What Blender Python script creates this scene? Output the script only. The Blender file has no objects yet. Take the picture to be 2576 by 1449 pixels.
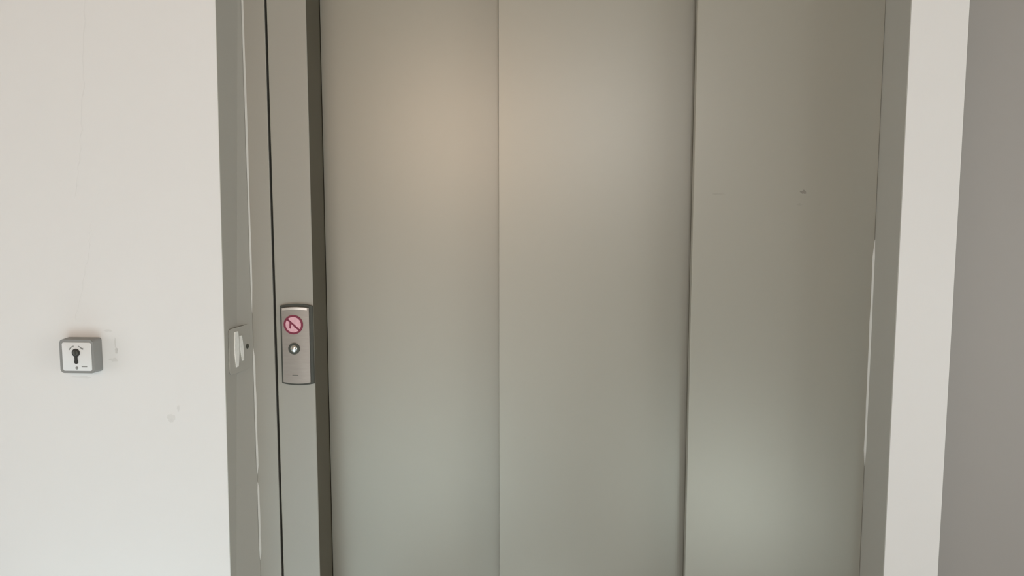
import bpy, bmesh, math, random
from mathutils import Vector, Matrix
random.seed(4)
scene = bpy.context.scene
C = scene.collection

# ------------------------------------------------------------------ camera
cam_data = bpy.data.cameras.new('camera')
cam = bpy.data.objects.new('camera', cam_data)
C.objects.link(cam)
cam_data.sensor_width = 36.0
cam_data.lens = 36.0 * 1930.0 / 2576.0
cam_data.clip_start = 0.02
cam.location = (0.0, -1.675, 1.36)
cam.rotation_euler = (math.radians(90 - 5.553), 0, math.radians(3.306))
scene.camera = cam

# ------------------------------------------------------------------ world, exposure
world = bpy.data.worlds.new('world')
scene.world = world
world.use_nodes = True
bg = world.node_tree.nodes['Background']
bg.inputs['Color'].default_value = (0.80, 0.90, 1.0, 1)      # plain overcast sky
bg.inputs['Strength'].default_value = 0.05
vs = scene.view_settings
vs.view_transform = 'Standard'
vs.look = 'None'
vs.gamma = 1.0
vs.use_curve_mapping = False
vs.exposure = 0.0

# ------------------------------------------------------------------ daylight stand-ins added outside the mostly made-up windows around the photographer
def fill_light(name, loc, rot, sx, sy, power, col):  # area light added to brighten the lobby
    l = bpy.data.lights.new(name, 'AREA')
    l.shape = 'RECTANGLE'; l.size = sx; l.size_y = sy
    l.energy = power; l.color = col
    o = bpy.data.objects.new(name, l)
    C.objects.link(o)
    o.location = loc; o.rotation_euler = rot
    return o
R90 = math.radians(90)
LIGHT = {            # power and colour of everything that lights the lobby
    'up': (17.3, (1.000, 0.761, 0.612)),
    'low': (8.37, (1.000, 0.892, 0.842)),
    'sun': (15.8, (0.910, 1.000, 0.969)),
    'window': (13.5, (0.95, 0.94, 1.0)),
    'left': (28.6, (1.000, 0.985, 1.000)),
    'right': (57, (1.000, 1.000, 0.990)),
}
fill_light('fill_upper', (-0.62, -2.85, 1.86), (R90, 0, 0), 0.80, 0.56, *LIGHT['up'])
fill_light('fill_lower', (-0.78, -2.85, 0.70), (R90, 0, 0), 1.62, 1.20, *LIGHT['low'])
sun_data = bpy.data.lights.new('sun', 'SUN')
sun_data.energy, sun_data.color = LIGHT['sun']
sun_data.angle = math.radians(0.53)
sun = bpy.data.objects.new('sun', sun_data); C.objects.link(sun)
sun.rotation_euler = (math.radians(53), 0, math.radians(8))
fill_light('daylight_window', (0.27, -2.85, 1.88), (R90, 0, 0), 0.36, 0.44, *LIGHT['window'])
fill_light('fill_left', (-3.45, -1.55, 0.95), (R90, 0, -R90), 1.60, 1.7, *LIGHT['left'])
fill_light('fill_right', (3.45, -1.55, 0.95), (R90, 0, R90), 1.60, 1.7, *LIGHT['right'])

# ------------------------------------------------------------------ materials
def new_mat(name):
    m = bpy.data.materials.new(name); m.use_nodes = True
    nt = m.node_tree
    return m, nt, nt.nodes['Principled BSDF']
def mat(name, col, rough=0.5, metal=0.0, var=0.04, scale=30.0, bump=0.0, bscale=200.0, stretch=(1, 1, 1), spec=0.5):
    m, nt, p = new_mat(name)
    p.inputs['Roughness'].default_value = rough
    p.inputs['Metallic'].default_value = metal
    p.inputs['Specular IOR Level'].default_value = spec
    tc = nt.nodes.new('ShaderNodeTexCoord')
    mp = nt.nodes.new('ShaderNodeMapping'); mp.inputs['Scale'].default_value = stretch
    nt.links.new(tc.outputs['Object'], mp.inputs['Vector'])
    n = nt.nodes.new('ShaderNodeTexNoise'); n.inputs['Scale'].default_value = scale
    n.inputs['Detail'].default_value = 4
    nt.links.new(mp.outputs['Vector'], n.inputs['Vector'])
    mix = nt.nodes.new('ShaderNodeMix'); mix.data_type = 'RGBA'
    mix.inputs[6].default_value = tuple(c * (1 - var) for c in col) + (1,)
    mix.inputs[7].default_value = tuple(min(1, c * (1 + var)) for c in col) + (1,)
    nt.links.new(n.outputs['Fac'], mix.inputs[0])
    nt.links.new(mix.outputs[2], p.inputs['Base Color'])
    if bump:
        n2 = nt.nodes.new('ShaderNodeTexNoise'); n2.inputs['Scale'].default_value = bscale
        n2.inputs['Detail'].default_value = 3
        nt.links.new(mp.outputs['Vector'], n2.inputs['Vector'])
        b = nt.nodes.new('ShaderNodeBump'); b.inputs['Strength'].default_value = bump
        b.inputs['Distance'].default_value = 0.002
        nt.links.new(n2.outputs['Fac'], b.inputs['Height'])
        nt.links.new(b.outputs['Normal'], p.inputs['Normal'])
    return m
M = {}
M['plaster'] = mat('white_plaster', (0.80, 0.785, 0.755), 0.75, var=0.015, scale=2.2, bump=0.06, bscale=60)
M['side_plaster'] = mat('shaded_plaster', (0.45, 0.433, 0.402), 0.7, var=0.012, scale=2.0, bump=0.05, bscale=60)  # plaster darkened, the set-back wall's shade is put into its colour
M['room_plaster'] = mat('warm_room_plaster', (0.50, 0.42, 0.34), 0.8, var=0.02, scale=2.0)
M['ceiling'] = mat('ceiling_paint', (0.42, 0.34, 0.25), 0.85, var=0.01, scale=2.0)  # ceiling darkened to cut the light bounced onto the upper wall
M['floor'] = mat('floor_tile', (0.58, 0.70, 0.80), 0.35, var=0.06, scale=5.0)  # tile tinted blue so the light bounced off it is cooler
M['door'] = mat('satin_lift_door', (0.39, 0.375, 0.315), 0.38, 0.32, var=0.012, scale=3.0, stretch=(1, 1, 0.2))
M['frame'] = mat('satin_lift_frame', (0.39, 0.375, 0.325), 0.44, 0.2, var=0.015, scale=4.0, stretch=(1, 1, 0.2))
M['lining'] = mat('lightened_lift_lining', (0.46, 0.445, 0.395), 0.45, 0.12, var=0.015, scale=4.0, stretch=(1, 1, 0.2))  # frame paint lightened to make up for light the linings lack
M['return'] = mat('dark_return', (0.105, 0.092, 0.062), 0.55, 0.0, var=0.06, scale=12.0)  # much darker than the frame, one even tone
M['gap'] = mat('black_gap', (0.02, 0.018, 0.015), 0.9)
M['corner_glint'] = mat('pale_glint', (0.62, 0.61, 0.56), 0.4, var=0.15, scale=9.0)  # pale colour standing in for glints along the corners
M['crack'] = mat('crack_line', (0.765, 0.75, 0.72), 0.9, var=0.05)  # slightly darker wall paint for the hairline cracks
M['scuff'] = mat('wall_scuff', (0.66, 0.64, 0.605), 0.9, var=0.2, scale=80)
M['smudge'] = mat('wall_smudge', (0.73, 0.715, 0.68), 0.9, var=0.05, scale=80)
M['door_mark'] = mat('door_scuff', (0.26, 0.25, 0.21), 0.6, 0.2, var=0.1, scale=90)
M['door_streak'] = mat('door_streak', (0.355, 0.345, 0.29), 0.5, 0.3, var=0.1, scale=90)
M['worn'] = mat('bare_worn_metal', (0.92, 0.90, 0.84), 0.5, 0.0, var=0.12, scale=120)
M['box_grey'] = mat('grey_plastic', (0.27, 0.27, 0.255), 0.5, var=0.04, scale=60)
M['box_white'] = mat('white_plastic', (0.78, 0.78, 0.76), 0.45, var=0.02, scale=60)
M['dark'] = mat('dark_lock_metal', (0.035, 0.035, 0.03), 0.45, 0.3, var=0.2, scale=150)
M['print'] = mat('grey_print', (0.27, 0.27, 0.25), 0.6)
M['bezel'] = mat('dark_bezel', (0.06, 0.062, 0.048), 0.5, var=0.1, scale=80)
M['brushed'] = mat('brushed_steel', (0.36, 0.325, 0.29), 0.42, 0.5, var=0.10, scale=220, stretch=(0.15, 1, 1), bump=0.05, bscale=400)
M['highlight_strip'] = mat('steel_highlight', (0.80, 0.78, 0.74), 0.25, 0.8, var=0.05)  # lighter than the steel face, a painted highlight
M['chrome'] = mat('chrome', (0.85, 0.86, 0.84), 0.12, 1.0, var=0.02)
M['red'] = mat('sticker_red', (0.22, 0.018, 0.05), 0.4, var=0.08, scale=120)
M['pink'] = mat('sticker_white', (0.86, 0.46, 0.52), 0.35, var=0.25, scale=140)
M['alu'] = mat('window_frame_paint', (0.75, 0.75, 0.74), 0.4, 0.0)
M['sill'] = mat('sill_steel', (0.45, 0.45, 0.43), 0.35, 0.8, var=0.08, scale=60)
gm, gnt, gp = new_mat('clear_glass')
gnt.nodes.remove(gp)
_t = gnt.nodes.new('ShaderNodeBsdfTransparent'); _g = gnt.nodes.new('ShaderNodeBsdfGlossy')
_g.inputs['Roughness'].default_value = 0.02
_x = gnt.nodes.new('ShaderNodeMixShader'); _x.inputs[0].default_value = 0.07
gnt.links.new(_t.outputs[0], _x.inputs[1]); gnt.links.new(_g.outputs[0], _x.inputs[2])
gnt.links.new(_x.outputs[0], gnt.nodes['Material Output'].inputs['Surface'])
M['glass'] = gm

# ------------------------------------------------------------------ helpers
def obj(name, bm, m, parent=None, smooth=False):
    bmesh.ops.recalc_face_normals(bm, faces=bm.faces)
    me = bpy.data.meshes.new(name); bm.to_mesh(me); bm.free()
    me.materials.append(M[m])
    if smooth:
        for p in me.polygons: p.use_smooth = True
        me.set_sharp_from_angle(angle=math.radians(35))
    o = bpy.data.objects.new(name, me); C.objects.link(o)
    if parent: o.parent = parent
    return o
def empty(name):
    o = bpy.data.objects.new(name, None); C.objects.link(o); o.empty_display_size = 0.1
    return o
def tag(o, label=None, cat=None, kind=None, group=None):
    if label: o['label'] = label
    if cat: o['category'] = cat
    if kind: o['kind'] = kind
    if group: o['group'] = group
    return o
def loft(bm, bot, top):
    """closed prism between two equal point rings"""
    a = [bm.verts.new(v) for v in bot]; b = [bm.verts.new(v) for v in top]
    n = len(a)
    bm.faces.new(a); bm.faces.new(b)
    for i in range(n):
        bm.faces.new((a[i], a[(i + 1) % n], b[(i + 1) % n], b[i]))
def box(bm, x0, x1, y0, y1, z0, z1, bev=0.0, seg=2):
    t = bmesh.new()
    loft(t, [(x0, y0, z0), (x1, y0, z0), (x1, y1, z0), (x0, y1, z0)],
         [(x0, y0, z1), (x1, y0, z1), (x1, y1, z1), (x0, y1, z1)])
    if bev:
        bmesh.ops.bevel(t, geom=list(t.edges), offset=bev, segments=seg, affect='EDGES', profile=0.5)
    me = bpy.data.meshes.new('t'); t.to_mesh(me); t.free()
    bm.from_mesh(me); bpy.data.meshes.remove(me)
def B(*a, **k):
    bm = bmesh.new(); box(bm, *a, **k); return bm
def plate(pts, yf, yb, bev=0.0, seg=2):
    """outline in XZ extruded from yb (back) to yf (front), front rim bevelled"""
    bm = bmesh.new()
    loft(bm, [(x, yb, z) for x, z in pts], [(x, yf, z) for x, z in pts])
    if bev:
        bm.edges.ensure_lookup_table()
        es = [e for e in bm.edges if all(abs(v.co.y - yf) < 1e-6 for v in e.verts)]
        bmesh.ops.bevel(bm, geom=es, offset=bev, segments=seg, affect='EDGES', profile=0.5)
    return bm
def rrect(x0, x1, z0, z1, r, n=5):
    pts = []
    for cx, cz, a0 in ((x1 - r, z1 - r, 0), (x0 + r, z1 - r, 90), (x0 + r, z0 + r, 180), (x1 - r, z0 + r, 270)):
        for i in range(n + 1):
            a = math.radians(a0 + 90 * i / n); pts.append((cx + r * math.cos(a), cz + r * math.sin(a)))
    return pts
def circle(cx, cz, r, n=32):
    return [(cx + r * math.cos(2 * math.pi * i / n), cz + r * math.sin(2 * math.pi * i / n)) for i in range(n)]
def arc_band(cx, cz, r0, r1, a0, a1, n=12):
    a = [math.radians(a0 + (a1 - a0) * i / n) for i in range(n + 1)]
    return [(cx + r1 * math.cos(t), cz + r1 * math.sin(t)) for t in a] + \
           [(cx + r0 * math.cos(t), cz + r0 * math.sin(t)) for t in reversed(a)]
def ring(cx, cz, r0, r1, yf, yb, n=40):
    bm = bmesh.new()
    prof = [(r0, yb), (r0, yf), (r1, yf), (r1, yb)]
    rows = []
    for i in range(n):
        t = 2 * math.pi * i / n
        rows.append([bm.verts.new((cx + r * math.cos(t), y, cz + r * math.sin(t))) for r, y in prof])
    for i in range(n):
        for j in range(4):
            bm.faces.new((rows[i][j], rows[(i + 1) % n][j], rows[(i + 1) % n][(j + 1) % 4], rows[i][(j + 1) % 4]))
    return bm
def dome(cx, cz, prof, n=32):
    """lathe about the Y axis; prof = [(radius, y), ...] ending at radius 0"""
    bm = bmesh.new(); rows = []
    for r, y in prof:
        if r < 1e-7: rows.append([bm.verts.new((cx, y, cz))])
        else: rows.append([bm.verts.new((cx + r * math.cos(2 * math.pi * i / n), y, cz + r * math.sin(2 * math.pi * i / n))) for i in range(n)])
    bm.faces.new(rows[0])
    for a, b in zip(rows, rows[1:]):
        for i in range(n):
            if len(b) == 1: bm.faces.new((a[i], a[(i + 1) % n], b[0]))
            else: bm.faces.new((a[i], a[(i + 1) % n], b[(i + 1) % n], b[i]))
    return bm

# ------------------------------------------------------------------ room shell
CEIL = 2.60
HEAD = 2.16            # top of the lift opening in the wall
def ledge(z): return -0.7551 + 0.0107 * (z - 0.518)     # wall edge by the opening leans a little
bm = bmesh.new()
T = 0.34
loft(bm, [(-3.2, 0, 0), (ledge(0), 0, 0), (ledge(0), T, 0), (-3.2, T, 0)],
         [(-3.2, 0, HEAD), (ledge(HEAD), 0, HEAD), (ledge(HEAD), T, HEAD), (-3.2, T, HEAD)])
box(bm, 0.7284, 0.844, 0, T, 0, HEAD)
box(bm, -3.2, 0.844, 0, T, HEAD, CEIL)
wall_back = tag(obj('wall_back', bm, 'plaster'), 'white plastered wall around the lift doorway', 'wall', 'structure')
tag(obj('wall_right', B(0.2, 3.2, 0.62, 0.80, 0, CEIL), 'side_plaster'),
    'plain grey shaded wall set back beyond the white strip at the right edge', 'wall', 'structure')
tag(obj('floor', B(-3.4, 3.4, -3.1, 1.0, -0.1, 0), 'floor'), 'pale blue floor of the lobby', 'floor', 'structure')
tag(obj('ceiling', B(-3.4, 3.4, -3.1, 1.0, CEIL, CEIL + 0.1), 'ceiling'), 'tan lobby ceiling', 'ceiling', 'structure')
def wall_with_holes(name, label, axis, c0, c1, u0, u1, holes):
    """wall slab between c0 and c1; holes = (u0, u1, z0, z1) in increasing u"""
    bm = bmesh.new(); u = u0
    def add(a, b, z0, z1):
        if b - a < 1e-4 or z1 - z0 < 1e-4: return
        if axis == 'y': box(bm, a, b, c0, c1, z0, z1)
        else: box(bm, c0, c1, a, b, z0, z1)
    for h0, h1, z0, z1 in holes:
        add(u, h0, 0, CEIL); add(h0, h1, 0, z0); add(h0, h1, z1, CEIL); u = h1
    add(u, u1, 0, CEIL)
    tag(obj(name, bm, 'room_plaster'), label, 'wall', 'structure')
wall_with_holes('wall_front', 'warm beige wall opposite the lift with added glazing', 'y', -2.8, -2.6, -3.2, 3.2,
                [(-1.60, -1.02, 0.1, 1.3), (-1.02, -0.22, 0.1, 2.14), (-0.22, 0.05, 0.1, 1.3), (0.12, 0.45, 1.66, 2.1), (0.65, 1.25, 0.1, 1.3)])
wall_with_holes('wall_left', 'side wall far left of the lobby with an added glazed opening', 'x', -3.4, -3.2, -2.8, 1.0, [(-2.35, -0.75, 0.1, 1.8)])
wall_with_holes('wall_far_right', 'side wall far right of the lobby with an added glazed opening', 'x', 3.2, 3.4, -2.8, 1.0, [(-2.35, -0.75, 0.1, 1.8)])
def window(name, label, axis, c, u0, u1, z0, z1, mullions=0):
    w = tag(empty(name), label, 'window', 'structure')
    f = 0.05
    def bb(bm, a, b, d, z0, z1):
        if axis == 'y': box(bm, a, b, c - d, c + d, z0, z1)
        else: box(bm, c - d, c + d, a, b, z0, z1)
    bm = bmesh.new()
    bb(bm, u0, u0 + f, .03, z0, z1); bb(bm, u1 - f, u1, .03, z0, z1)
    bb(bm, u0 + f, u1 - f, .03, z0, z0 + f); bb(bm, u0 + f, u1 - f, .03, z1 - f, z1)
    obj('window_frame', bm, 'alu', w)
    n = mullions + 1; step = (u1 - u0 - 2 * f) / n
    for i in range(n):
        a = u0 + f + i * step; b = a + step
        if i:
            bm = bmesh.new(); bb(bm, a - .02, a + .02, .028, z0 + f, z1 - f); obj('mullion', bm, 'alu', w)
        bm = bmesh.new(); bb(bm, a + (.02 if i else 0), b - (.02 if i < n - 1 else 0), .003, z0 + f, z1 - f); obj('pane', bm, 'glass', w)
window('added_window_1', 'added wide low glazing in the wall opposite the lift', 'y', -2.7, -1.60, 0.05, 0.1, 1.3, 1)  # unseen window, added to hold the lower fill light
window('added_window_5', 'added upper window above the low glazing opposite the lift', 'y', -2.7, -1.02, -0.22, 1.58, 2.14)  # unseen window, added for the warm upper fill light
window('window_2', 'small high window in the wall opposite the lift', 'y', -2.7, 0.12, 0.45, 1.66, 2.1)
window('added_window_6', 'added narrow low pane right of the wide glazing opposite the lift', 'y', -2.7, 0.65, 1.25, 0.1, 1.3)  # opening added to let the sun onto the floor
window('added_window_3', 'added glazed opening at the far left of the lobby', 'x', -3.3, -2.35, -0.75, 0.1, 1.8, 1)  # made-up opening for the fill light from the left
window('added_window_4', 'added glazed opening at the far right of the lobby', 'x', 3.3, -2.35, -0.75, 0.1, 1.8, 1)  # made-up opening for the fill light from the right

bm = B(-1.02, -0.22, -2.8, -2.6, 1.3, 1.58); obj('window_spandrel', bm, 'room_plaster', bpy.data.objects['wall_front'])

# ------------------------------------------------------------------ lift door frame
PLN = 0.125            # plane of the control column and the fixed side panel
XL, XR = -0.7332, 0.7332
trim = tag(empty('trim_1'), 'grey-green painted metal frame around the lift doors', 'door frame', 'structure')
LH = 2.14
bm = bmesh.new()       # left lining: slightly splayed sheet from the plaster edge to the front strip
def lring(z): return [(ledge(z), 0.0005, z), (ledge(z) + 0.0012, 0.0005, z), (XL, PLN, z), (XL, T - 0.01, z), (ledge(z), T - 0.01, z)]
loft(bm, lring(0), lring(LH))
lin = obj('side_lining', bm, 'lining', trim)
bm = B(0.7268, 0.7284, 0.0005, T - 0.01, 0, LH); lin_r = obj('side_lining', bm, 'lining', trim)
obj('header_lining', B(-0.7270, 0.7268, 0.0005, T - 0.01, LH - 0.012, LH + 0.019), 'frame', trim)
obj('front_strip', B(XL, -0.6802, PLN, PLN + 0.02, 0, LH - 0.012, bev=0.0012), 'frame', trim)
obj('shadow_gap', B(-0.6840, -0.6700, PLN + 0.016, PLN + 0.024, 0, LH - 0.012), 'gap', trim)
obj('control_column', B(-0.6748, -0.5826, PLN, PLN + 0.004, 0, LH - 0.012, bev=0.0015), 'frame', trim)
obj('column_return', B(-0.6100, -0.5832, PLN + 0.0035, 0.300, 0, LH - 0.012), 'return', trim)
fixed = obj('fixed_side_panel', B(0.3145, 0.7268, PLN, PLN + 0.022, 0, LH - 0.012, bev=0.0018), 'door', trim)
obj('panel_edge_strip', B(0.3175, 0.3400, PLN + 0.020, 0.172, 0, LH - 0.012), 'return', trim)  # dark strip set just behind the fixed panel's edge
obj('header_panel', B(-0.5826, 0.3145, PLN, PLN + 0.022, 2.03, LH - 0.012, bev=0.0015), 'frame', trim)
obj('door_sill', B(-0.5826, 0.3145, PLN, 0.30, 0.0, 0.012), 'sill', trim)
obj('shaft_lining', B(-0.75, 0.75, 0.310, 0.330, 0, LH - 0.012), 'gap', trim)
# pale beads standing in for glints in the two corners between lining and front
def corner_glint(x, sx, spans):
    bm = bmesh.new()
    for z0, z1 in spans:
        n = 14; rows = []
        for i in range(n + 1):
            z = z0 + (z1 - z0) * i / n
            r = 0.0036 * (0.85 + 0.3 * random.random()) * (0.15 if i in (0, n) else 1)
            rows.append([bm.verts.new(v) for v in ((x, PLN, z), (x + sx * r, PLN, z), (x + sx * r * .6, PLN - r * .6, z), (x, PLN - r, z))])
        for a, b in zip(rows, rows[1:]):
            for j in range(4): bm.faces.new((a[j], a[(j + 1) % 4], b[(j + 1) % 4], b[j]))
        bm.faces.new(rows[0]); bm.faces.new(rows[-1])
    return bm
obj('glint_bead', corner_glint(XL, 1, ((1.12, 2.10), (0.72, 1.035), (0.50, 0.70))), 'corner_glint', trim, True)
obj('glint_bead', corner_glint(0.7268, -1, ((0.77, 1.30),)), 'corner_glint', trim, True)
# plate on the left lining with scraped patches and a hole
def on_lining(y, z, d):
    """point standing d proud of the splayed lining"""
    x = ledge(z) + 0.0012; return (x + (XL - x) * y / PLN + d, y, z)
def lin_plate(pts, d0, d1):
    bm = bmesh.new(); loft(bm, [on_lining(y, z, d0) for y, z in pts], [on_lining(y, z, d1) for y, z in pts]); return bm
tag(obj('strike_plate', lin_plate(rrect(0.018, 0.108, 0.990, 1.096, 0.010), -0.001, 0.0009), 'lining', lin), 'small painted plate with two pale scraped patches')
def patch(y0, y1, z0, z1, lean, pts=9):
    L = []; R = []
    for i in range(pts):
        t = i / (pts - 1); z = z1 + (z0 - z1) * t
        w = (y1 - y0) / 2 * (0.35 + 0.65 * math.sin(math.pi * min(1, max(0, t * 0.8 + .15))))
        c = (y0 + y1) / 2 + lean * t; L.append((c - w, z)); R.append((c + w, z))
    return L + R[::-1]
obj('worn_patch', lin_plate(patch(0.0381, 0.0571, 1.004, 1.087, 0.0), 0.001, 0.0030), 'worn', lin)
obj('worn_patch', lin_plate(patch(0.0593, 0.0716, 1.014, 1.075, 0.008), 0.001, 0.0030), 'worn', lin)
obj('screw_hole', lin_plate([(0.0959 + 0.006 * math.cos(math.pi * i / 8), 1.0445 + 0.006 * math.sin(math.pi * i / 8)) for i in range(16)], 0.001, 0.0020), 'bezel', lin)
# marks on the fixed panel
def blob(cx, cz, rx, rz, y0, y1, n=18, rough=0.35):
    pts = []
    for i in range(n):
        t = 2 * math.pi * i / n; k = 1 + rough * (random.random() - 0.5) * 2
        pts.append((cx + rx * k * math.cos(t), cz + rz * k * math.sin(t)))
    return plate(pts, y0, y1)
obj('scuff_mark', blob(0.5615, 1.4086, 0.0065, 0.0045, PLN - 0.0003, PLN + 0.001), 'door_mark', fixed)
obj('scuff_mark', blob(0.5545, 1.380, 0.006, 0.0025, PLN - 0.0002, PLN + 0.001), 'door_streak', fixed)
obj('scuff_mark', blob(0.3709, 1.4044, 0.016, 0.0018, PLN - 0.0002, PLN + 0.001, rough=.2), 'door_streak', fixed)

# ------------------------------------------------------------------ sliding doors (two telescoping leaves)
door = tag(empty('door_1'), 'pair of closed satin grey-green sliding lift doors', 'lift door', 'structure')
door.location = (-0.134, 0.2, 0)
def leaf(x0, x1, y, th, fold):
    """door leaf with a folded leading edge and a barely bowed skin"""
    bm = bmesh.new(); n = 24
    xs = [x0 + (x1 - x0) * i / n for i in range(n + 1)]
    prof = [(x0, y + th), (x0, y + 0.0020), (x0 + 0.0008, y + 0.0006)]
    prof += [(x, y - 0.0012 * math.sin(math.pi * (x - x0) / (x1 - x0))) for x in xs[1:-1]]
    prof += [(x1 - 0.0008, y + 0.0006), (x1, y + 0.0020), (x1, y + th)]
    prof = [(px + 0.134, py - 0.2) for px, py in prof]
    loft(bm, [(a, b, 0.014) for a, b in prof], [(a, b, 2.05) for a, b in prof])
    return bm
obj('door_leaf', leaf(-0.582, -0.120, 0.231, 0.03, 0), 'door', door, True)
obj('door_leaf', leaf(-0.1390, 0.330, 0.178, 0.03, 0), 'door', door, True)

# ------------------------------------------------------------------ wall blemishes
def crack(path, w):
    bm = bmesh.new(); pts = []
    for (xa, za), (xb, zb) in zip(path, path[1:]):
        for i in range(10):
            t = i / 10; pts.append((xa + (xb - xa) * t + random.uniform(-.003, .003), za + (zb - za) * t))
    pts.append(path[-1]); n = len(pts); L = []; R = []
    for i, (x, z) in enumerate(pts):
        ww = w * (0.4 + 0.8 * random.random()) * (0.2 if i in (0, n - 1) else 1)
        L.append((x - ww, z)); R.append((x + ww, z))
    for i in range(n - 1):
        q = [L[i], R[i], R[i + 1], L[i + 1]]
        loft(bm, [(x, 0.0005, z) for x, z in q], [(x, -0.0002, z) for x, z in q])
    return bm
obj('hairline_crack', crack([(-1.032, 1.86), (-1.045, 1.66), (-1.057, 1.533), (-1.0805, 1.393)], 0.0013), 'crack', wall_back)
obj('hairline_crack', crack([(-1.043, 1.345), (-1.056, 1.268), (-1.094, 1.115)], 0.0011), 'crack', wall_back)
for cx, cz, rx, rz, m in ((-1.0015, 1.048, 0.0035, 0.0065, 'scuff'), (-1.010, 1.027, 0.010, 0.004, 'smudge'), (-1.0035, 1.066, 0.002, 0.010, 'smudge'),
                          (-1.020, 1.094, 0.008, 0.003, 'smudge'), (-0.880, 0.893, 0.008, 0.009, 'smudge'), (-0.862, 0.915, 0.0025, 0.009, 'smudge'),
                          (-1.088, 0.985, 0.02, 0.002, 'smudge')):
    obj('plaster_scuff', blob(cx, cz, rx, rz, -0.0003, 0.001), m, wall_back)

# ------------------------------------------------------------------ key switch on the white wall
ks = tag(empty('key_switch'), 'small grey key switch box with white face on the white wall', 'key switch')
KX, KZ = -1.0763, 1.0395
ks.location = (KX, 0, KZ)
def K(name, bm, m, smooth=False, parent=ks):
    if parent is ks: bmesh.ops.translate(bm, verts=bm.verts, vec=(0, 0, 0))
    return obj(name, bm, m, parent, smooth)
# tapered body: slightly bigger at the wall, rounded corners
bm = bmesh.new()
back = rrect(-0.0405, 0.0410, -0.0385, 0.0390, 0.006); front = rrect(-0.0400, 0.0398, -0.0380, 0.0380, 0.007)
loft(bm, [(x, 0.0, z) for x, z in back], [(x, -0.030, z) for x, z in front])
es = [e for e in bm.edges if all(abs(v.co.y + 0.030) < 1e-6 for v in e.verts)]
bmesh.ops.bevel(bm, geom=es, offset=0.0015, segments=2, affect='EDGES')
K('body', bm, 'box_grey', True)
face = K('face_plate', plate(rrect(-0.0330, 0.0345, -0.0325, 0.0318, 0.004), -0.0312, -0.028, 0.0006), 'box_white', True)
# profile lock cylinder: round upper lobe and narrow slot with rounded foot
top_c, top_r, slot_w, bot_z = 0.0085, 0.0092, 0.0030, -0.0165
pts = []
a0 = math.asin(slot_w / top_r)
for i in range(25):
    t = -math.pi / 2 + a0 + (2 * math.pi - 2 * a0) * i / 24
    pts.append((top_r * math.cos(t), top_c + top_r * math.sin(t)))
for i in range(9):
    t = math.pi + math.pi * i / 8
    pts.append((0.0052 * math.cos(t) * (1 - 0.42 * (i in (0, 8))), bot_z + 0.0050 + 0.0050 * math.sin(t) + 0.004 * (i in (0, 8))))
pts = [(x - 0.0008, z) for x, z in pts]
lock = K('lock_cylinder', plate(pts, -0.0330, -0.0305, 0.0004), 'dark', False)
K('key_plug', dome(-0.0008, 0.0085, [(0.0062, -0.0325), (0.0062, -0.0342), (0.0052, -0.0347), (0, -0.0347)]), 'bezel', True, lock)
K('keyway', B(-0.0015, -0.0001, -0.0350, -0.0340, 0.0050, 0.0140), 'dark', False, lock)
K('turn_arc', plate(arc_band(-0.0008, 0.0065, 0.0165, 0.0190, 105, 152), -0.0314, -0.0305), 'print', False, face)
K('turn_arc', plate(arc_band(-0.0008, 0.0065, 0.0165, 0.0190, 32, 72), -0.0314, -0.0305), 'print', False, face)
K('arrow_head', plate([(0.0120, 0.0185), (0.0165, 0.0200), (0.0160, 0.0150)], -0.0314, -0.0305), 'print', False, face)
K('face_screw', dome(-0.0006, -0.0262, [(0.0034, -0.0305), (0.0034, -0.0316), (0.0020, -0.0322), (0, -0.0322)], 20), 'print', True, face)
K('maker_mark', plate(rrect(0.0105, 0.0235, -0.0240, -0.0216, 0.0008), -0.0314, -0.0305), 'print', False, face)

# ------------------------------------------------------------------ call button panel on the control column
cp = tag(empty('call_panel'), 'tall brushed steel lift call panel with red sticker and round button', 'call panel')
PX, PZ = -0.6222, 1.0450
cp.location = (PX, PLN, PZ)
def bowed(hw, hh, bow, r, shift=0.0, n=9):
    """tall outline whose top and bottom edges bow outward"""
    pts = []
    for i in range(n):
        t = -1 + 2 * i / (n - 1); pts.append((-t * hw + shift, hh + bow * (1 - t * t)))
    for i in range(n):
        t = -1 + 2 * i / (n - 1); pts.append((t * hw + shift, -hh - bow * (1 - t * t)))
    return pts
bez = obj('bezel', plate(bowed(0.0398, 0.0945, 0.0045, 0), -0.0065, 0.0, 0.0010), 'bezel', cp)
# curved steel face: shallow cylinder that falls away to the right
bm = bmesh.new(); nx, nz = 14, 10
hw0, hw1 = -0.0345, 0.0312
def fy(x):
    t = (x - 0.0) / 0.034
    return -0.0115 + 0.0035 * max(0, t) ** 2.2 + 0.0010 * max(0, -t) ** 2
grid = []
for i in range(nx + 1):
    x = hw0 + (hw1 - hw0) * i / nx; u = x / 0.036; col = []
    zt = 0.0890 + 0.0035 * (1 - u * u); zb = -0.0905 - 0.0035 * (1 - u * u)
    for j in range(nz + 1):
        col.append(bm.verts.new((x, fy(x), zb + (zt - zb) * j / nz)))
    grid.append(col)
for i in range(nx):
    for j in range(nz):
        bm.faces.new((grid[i][j], grid[i + 1][j], grid[i + 1][j + 1], grid[i][j + 1]))
r = bmesh.ops.extrude_face_region(bm, geom=list(bm.faces))
for v in [g for g in r['geom'] if isinstance(g, bmesh.types.BMVert)]: v.co.y = -0.0060
steel = obj('steel_face', bm, 'brushed', cp, True)
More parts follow.
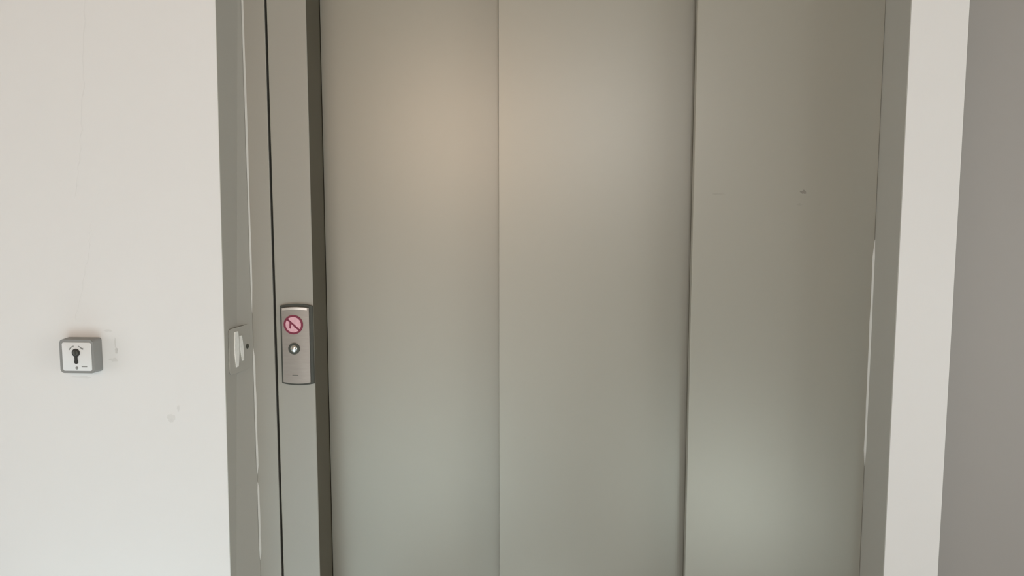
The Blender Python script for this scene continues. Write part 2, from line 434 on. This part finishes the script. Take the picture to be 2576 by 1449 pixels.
# strip painted bright for the highlight along the top
bm = bmesh.new(); q = []
for i in range(nx + 1):
    x = hw0 + 0.002 + (hw1 - hw0 - 0.006) * i / nx; u = x / 0.036; zt = 0.0890 + 0.0035 * (1 - u * u)
    q.append([bm.verts.new(v) for v in ((x, fy(x) - 0.0012, zt - 0.0065), (x, fy(x) - 0.0010, zt - 0.0012), (x, fy(x) + 0.001, zt - 0.0006), (x, fy(x) + 0.001, zt - 0.0065))])
for a, b in zip(q, q[1:]):
    for j in range(4): bm.faces.new((a[j], a[(j + 1) % 4], b[(j + 1) % 4], b[j]))
bm.faces.new(q[0]); bm.faces.new(q[-1])
obj('top_highlight', bm, 'highlight_strip', steel, True)
# round prohibition sticker
SX, SZ = -0.0060, 0.0495
stk = obj('warning_sticker', plate(circle(SX, SZ, 0.0232, 40), -0.0122, -0.0100), 'pink', cp)
obj('red_ring', ring(SX, SZ, 0.0188, 0.0235, -0.0126, -0.0100), 'red', stk)
a = math.radians(-42)
def rot(pts): return [(SX + x * math.cos(a) - z * math.sin(a), SZ + x * math.sin(a) + z * math.cos(a)) for x, z in pts]
obj('red_slash', plate(rot([(-0.0195, -0.0021), (0.0195, -0.0021), (0.0195, 0.0021), (-0.0195, 0.0021)]), -0.0126, -0.0100), 'red', stk)
obj('pictogram', plate([(SX - 0.0098, SZ - 0.0085), (SX - 0.0062, SZ - 0.0100), (SX - 0.0048, SZ + 0.0030), (SX - 0.0065, SZ + 0.0065), (SX - 0.0092, SZ + 0.0035)], -0.0125, -0.0100), 'red', stk)
obj('pictogram', plate([(SX + 0.0020, SZ - 0.0080), (SX + 0.0070, SZ - 0.0085), (SX + 0.0062, SZ - 0.0050), (SX + 0.0030, SZ - 0.0045)], -0.0125, -0.0100), 'red', stk)
# push button
BX, BZ = -0.0055, -0.0085
btn = obj('push_button', dome(BX, BZ, [(0.0092, -0.0105), (0.0092, -0.0140), (0.0086, -0.0158), (0.0068, -0.0175), (0.0040, -0.0186), (0.0018, -0.0189), (0, -0.0190)]), 'chrome', cp, True)
obj('button_collar', ring(BX, BZ, 0.0092, 0.0140, -0.0135, -0.0100), 'bezel', btn)
# faint engraved plate line near the foot
obj('engraved_mark', plate(rrect(-0.012, 0.003, -0.0735, -0.0725, 0.0004), -0.0119, -0.0100), 'bezel', steel)
